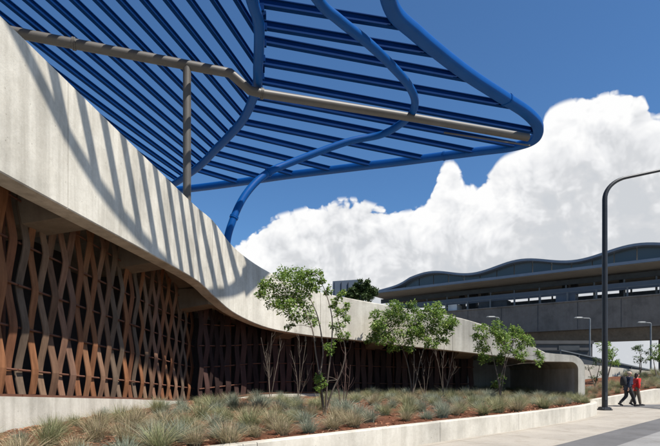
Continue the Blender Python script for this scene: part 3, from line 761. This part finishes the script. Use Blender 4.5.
# ------------------------------------------------------------------ trees
def leaf_cloud(mb, c, r, n, size, rnd, squash=.85):
    for _ in range(n):
        while True:
            p = V((rnd.uniform(-1,1), rnd.uniform(-1,1), rnd.uniform(-1,1)))
            if p.length <= 1: break
        p = p*(p.length**-.25 if p.length > .01 else 1); q = V(c)+V((p.x*r, p.y*r, p.z*r*squash))
        d = V((rnd.gauss(0,1), rnd.gauss(0,1), rnd.gauss(-.35,.6))).normalized(); sd = d.cross(V((rnd.gauss(0,.5),rnd.gauss(0,.5),1))).normalized(); u = sd.cross(d)
        L = size*rnd.uniform(.7,1.3); w = L*.27
        mb.add([q, q+d*L*.5+sd*w+u*w*.25, q+d*L, q+d*L*.5-sd*w+u*w*.25], [(0,1,2),(0,2,3)])
def tree(name, base, Yd, stems, clumps, label, seed, leaf='leaf', bark='bark', size=.085, dens=1.0, r0=.035, group=None, spread=.7, cat='tree'):
    """stems: list of pixel polylines from the base; clumps: (px, py, radius px)"""
    rnd = random.Random(seed); t = empty(name, base, label, cat, group); B = V(base); k = Yd/FP
    st3 = []
    tm = MB()
    for i, pl in enumerate(stems):
        pts = [B+V((rnd.uniform(-.04,.04), rnd.uniform(-.04,.04), -.05))]; off = rnd.uniform(-spread, spread)
        for j, (x, y) in enumerate(pl): pts.append(atY(x, y, Yd)+V((0, off*(j+1)/len(pl), 0)))
        cu = catmull(pts, 5); n = len(cu); tm.tube(cu, [r0*(1-.8*q/n) for q in range(n)], 7); st3 += cu[n//3:]
    lm = MB(); lb = tm
    for (x, y, r) in clumps:
        c = atY(x, y, Yd)+V((0, rnd.uniform(-spread, spread), 0)); rr = r*k
        near = min(st3, key=lambda p: (p-c).length+max(0, p.z-c.z)*1.5)
        mid = near.lerp(c, .5)+V((rnd.uniform(-.08,.08), rnd.uniform(-.08,.08), .05))
        cl = catmull([near, mid, c], 4); lb.tube(cl, [r0*.32*(1-.7*q/8) for q in range(9)], 5)
        for _ in range(5):
            e = c+V((rnd.uniform(-1,1), rnd.uniform(-1,1), rnd.uniform(-.6,1)))*rr*.95
            lb.tube([cl[6], e], [r0*.12, r0*.05], 4)
            leaf_cloud(lm, e, rr*.5, int(60*dens*(rr/.35)**1.5)+8, size, rnd)
        leaf_cloud(lm, c, rr*.95, int(110*dens*(rr/.35)**2)+8, size, rnd)
    tm.build('trunk', M[bark], t)
    lm.build('crown', M[leaf], t)
    return t
def gz(x, y): return soil_z(x, y)
p = atY(325,413,13.2)
tree('young_tree', (p.x,13.2,gz(p.x,13.2)), 13.2,
     [[(321,385),(316,355),(312,328),(300,304),(288,290)], [(327,385),(331,350),(332,320),(326,296),(319,282)], [(332,392),(341,372),(345,350),(338,322),(336,300)], [(320,380),(323,350),(318,318),(310,298),(305,282)]],
     [(268,287,10),(279,279,12),(293,275,13),(303,281,11),(275,298,11),(289,292,13),(302,297,13),(283,308,10),(299,311,11),(308,318,9),(293,318,7),(313,289,8),(263,297,6),(312,277,5),(334,306,5),(339,300,5),(341,318,7),(337,331,7),(343,338,5),(330,345,5),(346,310,4),(323,284,4),(328,292,4),(320,386,6),(318,378,4),(330,352,4),(318,273,4),(288,325,4)],
     'tallest young tree, several thin stems, bright leaves leaning left before the curved parapet', 3, size=.082, dens=1.1, r0=.027)
p = atY(412,398,21.5)
tree('young_tree', (p.x,21.5,gz(p.x,21.5)), 21.5,
     [[(411,380),(406,355),(396,335),(388,320)], [(414,378),(414,352),(410,330),(405,312)], [(416,382),(422,355),(430,335),(436,318)]],
     [(384,318,11),(395,309,10),(376,328,8),(388,332,11),(402,321,12),(404,338,10),(414,326,9),(427,314,11),(439,311,9),(446,322,9),(434,327,11),(421,337,9),(441,337,8),(429,345,6),(371,338,6),(395,345,7),(413,308,6),(453,318,4),(379,343,5),(409,348,5),(367,341,3),(448,332,5)],
     'middle young tree with a wide leafy double crown in front of the pale parapet', 11, size=.11, dens=1.05, r0=.036)
p = atY(500,397,19.8)
tree('young_tree', (p.x,19.8,gz(p.x,19.8)), 19.8,
     [[(500,385),(498,368),(494,350),(490,338)], [(502,384),(506,362),(511,346),(516,334)], [(499,382),(503,362),(502,346),(500,335)]],
     [(484,333,8),(494,330,9),(505,336,9),(517,330,7),(522,340,8),(510,347,9),(496,345,10),(482,347,8),(528,350,6),(517,356,6),(503,359,7),(490,358,6),(537,356,4),(541,363,3),(477,338,5),(534,344,4),(503,384,5),(505,377,3)],
     'rightmost young tree of the planter, small leafy crown before the dark tunnel mouth', 23, size=.098, dens=1.05, r0=.032)

def sapling(px, py, Yd, tops, label, seed, bark='bark'):
    rnd = random.Random(seed); p = atY(px, py, Yd); B = V((p.x, Yd, gz(p.x, Yd)))
    t = empty('bare_sapling', B, label, 'sapling', 'bare saplings in the mulch bed'); mb = MB(); tw = MB()
    for (x, y) in tops:
        e = atY(x, y, Yd)+V((0, rnd.uniform(-.4,.4), 0)); m = B.lerp(e, .45)+V((rnd.uniform(-.08,.08), 0, .1))
        cu = catmull([B-V((0,0,.05)), m, e], 8); n = len(cu); mb.tube(cu, [.0125*(1-.8*i/n)+.0025 for i in range(n)], 6)
        for _ in range(7):
            i = rnd.randrange(n//3, n-1); d = (cu[i+1]-cu[i]).normalized(); s_ = V((rnd.uniform(-1,1), rnd.uniform(-1,1), rnd.uniform(.2,.9))).normalized()
            L = rnd.uniform(.18,.5); tw.tube([cu[i], cu[i]+(d*.5+s_*.7)*L*.5, cu[i]+(d*.8+s_*.6)*L], [.0055,.004,.002], 4)
    o = mb.build('stem', M[bark], t); tw.build('twig', M[bark], o); return t
sapling(270,403,19.5, [(262,338),(271,332),(281,340),(266,352)], 'leafless grey sapling nearest the lit foot of the dark slat screen', 1)
sapling(298,400,20.5, [(290,350),(299,333),(306,342),(313,362)], 'leafless pale sapling left of the tallest young tree', 2)
sapling(444,396,20.5, [(434,350),(444,345),(452,352),(458,366)], 'leafless sapling right of the middle tree with wide double crown', 3)
sapling(342,408,14.5, [(346,352),(350,365),(337,372)], 'reddish leafless sapling right beside the tallest young tree', 5, 'bark_red')
sapling(425,397,21, [(420,350),(430,356),(415,362)], 'leafless sapling just beneath the middle tree with wide double crown', 6)

def bg_tree(x, y, Yd, zb_, stems, clumps, label, seed, size, dens, leaf='leaf_dk', r0=.05, nm='young_tree'):
    p = atY(x, y, Yd); tree(nm, (p.x, Yd, zb_), Yd, stems, clumps, label, seed, leaf=leaf, size=size, dens=dens, r0=r0)
bg_tree(606,386,33,1.0,[[(604,372),(606,356),(602,347)],[(608,370),(611,356),(614,350)]],[(601,348,6),(607,352,6),(613,356,5),(617,363,4),(604,362,5),(609,346,4)],
        'small green tree on the sloping bed behind the tall black lamp', 31, .12, .5, 'leaf')
bg_tree(640,380,36,1.6,[[(640,368),(638,355)],[(641,366),(644,352)]],[(634,350,4),(640,348,4),(645,353,4),(639,360,4),(646,361,3)],
        'thin sparse tree against the pale gap under the railway deck', 32, .12, .35, 'leaf_dk')
bg_tree(657,382,34,1.5,[[(657,368),(657,356)]],[(656,350,5),(660,355,5),(663,348,5),(655,358,4)],
        'green tree cut by the right edge behind the sloping bed', 33, .12, .5, 'leaf')
bg_tree(595,388,31.5,.9,[[(594,378),(592,366)],[(596,378),(599,362)]],[(592,368,4),(596,362,4),(599,372,3),(595,378,4)],
        'thin shrubby tree between the rounded concrete end and the black lamp', 34, .10, .3, 'leaf_dk')
bg_tree(362,374,60,0,[[(362,330),(360,305),(358,295)],[(363,330),(368,300)]],[(352,292,6),(358,288,6),(364,286,5),(370,290,6),(360,295,7),(348,296,4),(368,297,6),(374,294,4),(355,300,5)],
        'dark green tree above the parapet, left of the station roof', 35, .26, .9, 'leaf_dk', .16, 'background_tree')

# ------------------------------------------------------------------ people
def skin_mesh(name, mat, joints, edges, root, parent, sub=2):
    names = list(joints); me = bpy.data.meshes.new(name)
    me.from_pydata([joints[n][0] for n in names], [(names.index(a), names.index(b)) for a, b in edges], [])
    o = bpy.data.objects.new(name, me); COL.objects.link(o)
    sk = o.modifiers.new('s', 'SKIN'); sk.use_smooth_shade = True; sb = o.modifiers.new('d', 'SUBSURF'); sb.levels = sub; sb.render_levels = sub
    if not me.skin_vertices: me.skin_vertices.new() if hasattr(me.skin_vertices, 'new') else None
    for n, sv in zip(names, me.skin_vertices[0].data):
        r = joints[n][1]; sv.radius = r if isinstance(r, tuple) else (r, r); sv.use_root = (n == root)
    bpy.context.view_layer.update(); dg = bpy.context.evaluated_depsgraph_get()
    m2 = bpy.data.meshes.new_from_object(o.evaluated_get(dg)); m2.materials.clear(); m2.materials.append(mat)
    for p_ in m2.polygons: p_.use_smooth = True
    bpy.data.objects.remove(o); o2 = bpy.data.objects.new(name, m2); COL.objects.link(o2); o2.parent = parent
    return o2
def ball(mb, c, r, n=8):
    c = V(c); r = V(r) if not isinstance(r, (int, float)) else V((r,r,r)); rings = []
    for i in range(1, n):
        a = PI*i/n; rings.append([c+V((r.x*math.sin(a)*math.cos(2*PI*k/12), r.y*math.sin(a)*math.sin(2*PI*k/12), r.z*math.cos(a))) for k in range(12)])
    mb.loft(rings, True, True, True)
def person(loc, heading, H, coat, legs_m, hair_m, label, long_hair, stride, arm_sw):
    t = empty('person', loc, label, 'person'); t.rotation_euler = (0,0,heading); k = H/1.72
    def P(x, y, z): return (x*k, y*k, z*k)
    lean = .05; s = stride
    J = {'pelvis':(P(0,0,.95),.12*k), 'waist':(P(lean*.4,0,1.10),(.115*k,.14*k)), 'chest':(P(lean,0,1.30),(.12*k,.165*k)), 'neck0':(P(lean+.01,0,1.44),.065*k), 'neck':(P(lean+.03,0,1.50),.052*k),
         'jaw':(P(lean+.055,0,1.545),(.075*k,.062*k)), 'head':(P(lean+.05,0,1.62),(.098*k,.078*k)), 'crown':(P(lean+.04,0,1.68),(.075*k,.064*k))}
    E = [('pelvis','waist'),('waist','chest'),('chest','neck0'),('neck0','neck'),('neck','jaw'),('jaw','head'),('head','crown')]
    J['nose'] = (P(lean+.165,0,1.60),.013*k); E.append(('head','nose'))
    for sd, nm in ((1,'l'),(-1,'r')):
        f = s*sd
        J['hip'+nm] = (P(0,.09*sd,.90),.095*k)
        if f > 0: kn, an, to = P(.20*abs(s),.09*sd,.50), P(.33*abs(s),.09*sd,.085), P(.33*abs(s)+.17,.10*sd,.045)
        else: kn, an, to = P(-.04*abs(s)+.03,.09*sd,.49), P(-.36*abs(s),.09*sd,.16), P(-.36*abs(s)+.12,.10*sd,.04)
        J['knee'+nm] = (kn,.062*k); J['ankle'+nm] = (an,.042*k); J['toe'+nm] = (to,.035*k)
        E += [('pelvis','hip'+nm),('hip'+nm,'knee'+nm),('knee'+nm,'ankle'+nm),('ankle'+nm,'toe'+nm)]
        a = -arm_sw*f
        J['sh'+nm] = (P(lean,.19*sd,1.38),.06*k); J['el'+nm] = (P(lean+.12*a-.02,.235*sd,1.12),.045*k); J['wr'+nm] = (P(lean+.30*a+.06,.225*sd,.90),.03*k)
        J['pm'+nm] = (P(lean+.34*a+.08,.215*sd,.83),(.018*k,.036*k))
        E += [('chest','sh'+nm),('sh'+nm,'el'+nm),('el'+nm,'wr'+nm),('wr'+nm,'pm'+nm)]
        J['ear'+nm] = (P(lean+.04,.098*sd,1.61),.018*k); E.append(('head','ear'+nm))
    body = skin_mesh('body', M['skin'], J, E, 'pelvis', t, 1)
    hb = None
    for sd, nm in ((1,'l'),(-1,'r')):      # fingers and thumb, curled
        pm = V(J['pm'+nm][0])
        for q, (dx, L) in enumerate(((-.028,.062),(-.009,.075),(.010,.078),(.029,.068),(.045,.052))):
            b0 = pm+V((dx*k, 0, -.01*k)); 
            if q == 4: b0 = pm+V((.04*k, -.005*sd*k, .03*k))
            m1 = b0+V((.006*k+(.014*k if q == 4 else 0), -.006*sd*k, -L*.55*k)); m2_ = m1+V((.0, -.024*sd*k, -L*.4*k))
            mb = MB(); mb.tube([b0, m1, m2_], [.0095*k,.0085*k,.0065*k], 6); o = mb.build('thumb' if q == 4 else 'finger', M['skin'], None); o.parent = body
    Jc = {n: (J[n][0], tuple(v+.024*k for v in (J[n][1] if isinstance(J[n][1], tuple) else (J[n][1],)*2))) for n in J}
    jac = ['pelvis','waist','chest','neck0','shl','ell','wrl','shr','elr','wrr']
    D = {n: Jc[n] for n in jac}; D['hem'] = (P(0,0,.84),(.15*k,.175*k)); D['pelvis'] = (J['pelvis'][0],(.145*k,.17*k))
    skin_mesh('jacket', coat, D, [('hem','pelvis')]+[e for e in E if e[0] in D and e[1] in D], 'pelvis', t)
    tr_n = ['pelvis','hipl','kneel','anklel','hipr','kneer','ankler']
    D = {n: Jc[n] for n in tr_n}; D['pelvis'] = (J['pelvis'][0], .125*k)
    skin_mesh('trousers', legs_m, D, [e for e in E if e[0] in D and e[1] in D], 'pelvis', t)
    for nm in 'lr':
        a, b = V(J['ankle'+nm][0]), V(J['toe'+nm][0]); mb = MB(); hl = a+V((-.05*k,0,-.045*k)) 
        mb.tube([a+V((-.06*k,0,-.03*k)), a+V((0,0,-.02*k)), a.lerp(b,.6), b+V((.06*k,0,0))], [.045*k,.058*k,.05*k,.03*k], 8); o = mb.build('shoe', M['blackcloth'], None); o.parent = t
    mb = MB()
    hx = lean+.04
    if long_hair:
        ball(mb, P(hx-.02,0,1.635), P(.115,.10,.105)); ball(mb, P(hx-.07,0,1.55), P(.075,.09,.12))
    else:
        ball(mb, P(hx-.022,0,1.625), P(.112,.092,.082))
    o = mb.build('hair', hair_m, None); o.parent = t
    for sd in (1,-1):
        mb = MB(); ball(mb, P(lean+.143,.032*sd,1.625), P(.008,.012,.008), 5); o = mb.build('eye', M['hair_dk'], None); o.parent = t
    mb = MB(); ball(mb, P(lean+.128,0,1.555), P(.01,.024,.007), 5); o = mb.build('mouth', M['red'], None); o.parent = t
    return t
person((14.62,24.55,.008), .12, 1.74, M['navy'], M['blackcloth'], M['hair_gr'], 'man in a dark navy jacket and black trousers striding right with a black backpack', False, -1.0, .8)
person((15.28,25.0,.008), .10, 1.64, M['red'], M['khaki'], M['hair_dk'], 'dark haired woman in a bright red jacket and khaki trousers walking right', True, -.6, .45)
bp = empty('backpack', (14.40,24.52,1.06), 'black backpack worn on the back of the man in navy', 'backpack')
mb = MB(); rings = []
for z, s_ in ((0,.8),(.06,1),(.28,1),(.4,.85),(.45,.5)):
    rings.append([V((14.40+x*.10*s_-.02, 24.52+y*.16*s_, 1.03+z)) for x, y in ((-1,-.6),(-.6,-1),(.8,-1),(1,-.7),(1,.7),(.8,1),(-.6,1),(-1,.6))])
mb.loft(rings, smooth=True); mb.build('bag', M['blackcloth'], bp)
for y in (-.1,.1):
    mb = MB(); mb.tube([(14.46,24.53+y,1.46),(14.60,24.545+y,1.53),(14.80,24.55+y,1.42),(14.82,24.55+y,1.28),(14.70,24.55+y*1.5,1.12),(14.45,24.53+y,1.10)], .018, 5); mb.build('strap', M['blackcloth'], bp)

# ------------------------------------------------------------------ sky, sun, camera
SUN = V((.50, -.33, 1.0)).normalized()
w = bpy.data.worlds.new('World'); scene.world = w; w.use_nodes = True; nt = w.node_tree
bg = nt.nodes['Background']; STR = 0.075; bg.inputs['Strength'].default_value = STR
sky = N(nt, 'ShaderNodeTexSky', sky_type='NISHITA'); sky.sun_disc = False
sky.sun_elevation = math.asin(SUN.z); sky.sun_rotation = math.atan2(SUN.x, SUN.y)
sky.altitude = 100; sky.air_density = 1.0; sky.dust_density = 0.4; sky.ozone_density = 3.0
co = N(nt, 'ShaderNodeTexCoord').outputs['Generated']
sx = N(nt, 'ShaderNodeSeparateXYZ'); nt.links.new(co, sx.inputs[0])
az = mth(nt, 'ARCTAN2', sx.outputs[0], sx.outputs[1])
hor = mth(nt, 'SQRT', mth(nt, 'ADD', mth(nt, 'MULTIPLY', sx.outputs[0], sx.outputs[0]), mth(nt, 'MULTIPLY', sx.outputs[1], sx.outputs[1])))
el = mth(nt, 'DIVIDE', sx.outputs[2], mth(nt, 'MAXIMUM', hor, .001))
A0, A1 = -1.0, 1.0
azn = mth(nt, 'DIVIDE', mth(nt, 'SUBTRACT', az, A0), A1-A0, clamp=True)
fc = N(nt, 'ShaderNodeFloatCurve'); cur = fc.mapping.curves[0]
TOPL = [(150,330),(215,290),(236,252),(252,236),(275,222),(300,215),(335,205),(350,204),(375,210),(405,217),(420,212),(430,199),(438,181),(449,167),(460,175),(469,190),(482,186),(502,164),(522,154),(540,136),(549,116),(572,106),(600,101),(625,96),(643,103),(656,122),(675,118),(760,60),(900,40)]
cp = []
for x, y in TOPL:
    u = (x-CX)/FP; a = math.atan(u); e = (HY-y)/FP*math.cos(a); cp.append(((a-A0)/(A1-A0), max(0, e)))
cp = [(0, 0.02)] + cp + [(.97,.3), (1, .03)]
while len(cur.points) < len(cp): cur.points.new(.5, .5)
for q, (x, y) in zip(cur.points, cp): q.location = (x, y); q.handle_type = 'AUTO_CLAMPED'
fc.mapping.update(); nt.links.new(azn, fc.inputs['Value'])
top = fc.outputs[0]
def puff(off):
    mp = N(nt, 'ShaderNodeMapping'); mp.inputs['Location'].default_value = off; nt.links.new(co, mp.inputs[0]); c = mp.outputs[0]
    n0 = N(nt, 'ShaderNodeTexNoise'); n0.inputs['Scale'].default_value = 9; n0.inputs['Detail'].default_value = 3; nt.links.new(c, n0.inputs['Vector'])
    wv = N(nt, 'ShaderNodeVectorMath', operation='MULTIPLY_ADD'); nt.links.new(n0.outputs['Color'], wv.inputs[0]); wv.inputs[1].default_value = (.09,.09,.09); nt.links.new(c, wv.inputs[2])
    tot = None
    for sc, am in ((9, .60), (21, .34), (48, .20), (110, .10)):
        v = N(nt, 'ShaderNodeTexVoronoi'); v.inputs['Scale'].default_value = sc
        nt.links.new(wv.outputs[0], v.inputs['Vector']); t = mth(nt, 'MULTIPLY', mth(nt, 'SUBTRACT', .55, v.outputs['Distance']), am)
        tot = t if tot is None else mth(nt, 'ADD', tot, t)
    f = noise(nt, c, 14, 8, .52); return mth(nt, 'ADD', tot, mth(nt, 'MULTIPLY', mth(nt, 'SUBTRACT', f, .5), .30))
p0 = puff((0,0,0)); p1 = puff((.010,-.004,.020))
dep = mth(nt, 'SUBTRACT', top, el)
d = mth(nt, 'ADD', mth(nt, 'ADD', dep, .009), mth(nt, 'MINIMUM', mth(nt, 'MULTIPLY', p0, .10), .008))
mask = N(nt, 'ShaderNodeMapRange', interpolation_type='SMOOTHSTEP'); mask.inputs['From Min'].default_value = 0.0; mask.inputs['From Max'].default_value = .011
nt.links.new(d, mask.inputs['Value'])
relief = mth(nt, 'MULTIPLY', mth(nt, 'SUBTRACT', p0, p1), 1.6)
big = noise(nt, co, 3.2, 4, .5, (1,1,1.7))
# brightness: white crowns, greyer flat bases
base = N(nt, 'ShaderNodeMapRange'); base.inputs['From Min'].default_value = 0.0; base.inputs['From Max'].default_value = .215; base.inputs['To Min'].default_value = 1.0; base.inputs['To Max'].default_value = .0
nt.links.new(mth(nt, 'ADD', dep, mth(nt, 'MULTIPLY', mth(nt, 'SUBTRACT', big, .5), .22)), base.inputs['Value'])
sh = mth(nt, 'ADD', mth(nt, 'ADD', base.outputs[0], relief), mth(nt, 'MULTIPLY', p0, .22))
ccol = ramp(nt, sh, [(0.0, (.62,.645,.68)), (.3, (.68,.695,.72)), (.6, (.83,.84,.86)), (1.0, (.985,.985,.985))])
csc = mixc(nt, 1.0, ccol, (1/STR*.64,)*3, 'MULTIPLY')
skyc = mixc(nt, 1.0, sky.outputs[0], (.60,.88,1.10), 'MULTIPLY')
hm = N(nt, 'ShaderNodeMapRange'); 
fin = mixc(nt, mask.outputs[0], skyc, csc)
nt.links.new(fin, bg.inputs['Color'])
w.cycles.sampling_method = 'MANUAL'; w.cycles.sample_map_resolution = 512

sl = bpy.data.lights.new('sun', 'SUN'); sl.energy = 5.0; sl.angle = math.radians(.5); sl.color = (1.0, .95, .87)
so = bpy.data.objects.new('sun', sl); COL.objects.link(so); so.rotation_euler = SUN.to_track_quat('Z', 'Y').to_euler(); so.location = (10,-10,40)

cam = bpy.data.cameras.new('camera'); co_ = bpy.data.objects.new('camera', cam); COL.objects.link(co_)
co_.location = (0,0,EYE); co_.rotation_euler = (PI/2,0,0); cam.sensor_width = 36; cam.lens = 36*FP/660; cam.shift_y = (HY-223)/660
cam.clip_end = 5000; scene.camera = co_
vs = scene.view_settings; vs.view_transform = 'Standard'; vs.look = 'None'; vs.exposure = 0.66; vs.gamma = 1; vs.use_curve_mapping = False
scene.render.engine = 'CYCLES'
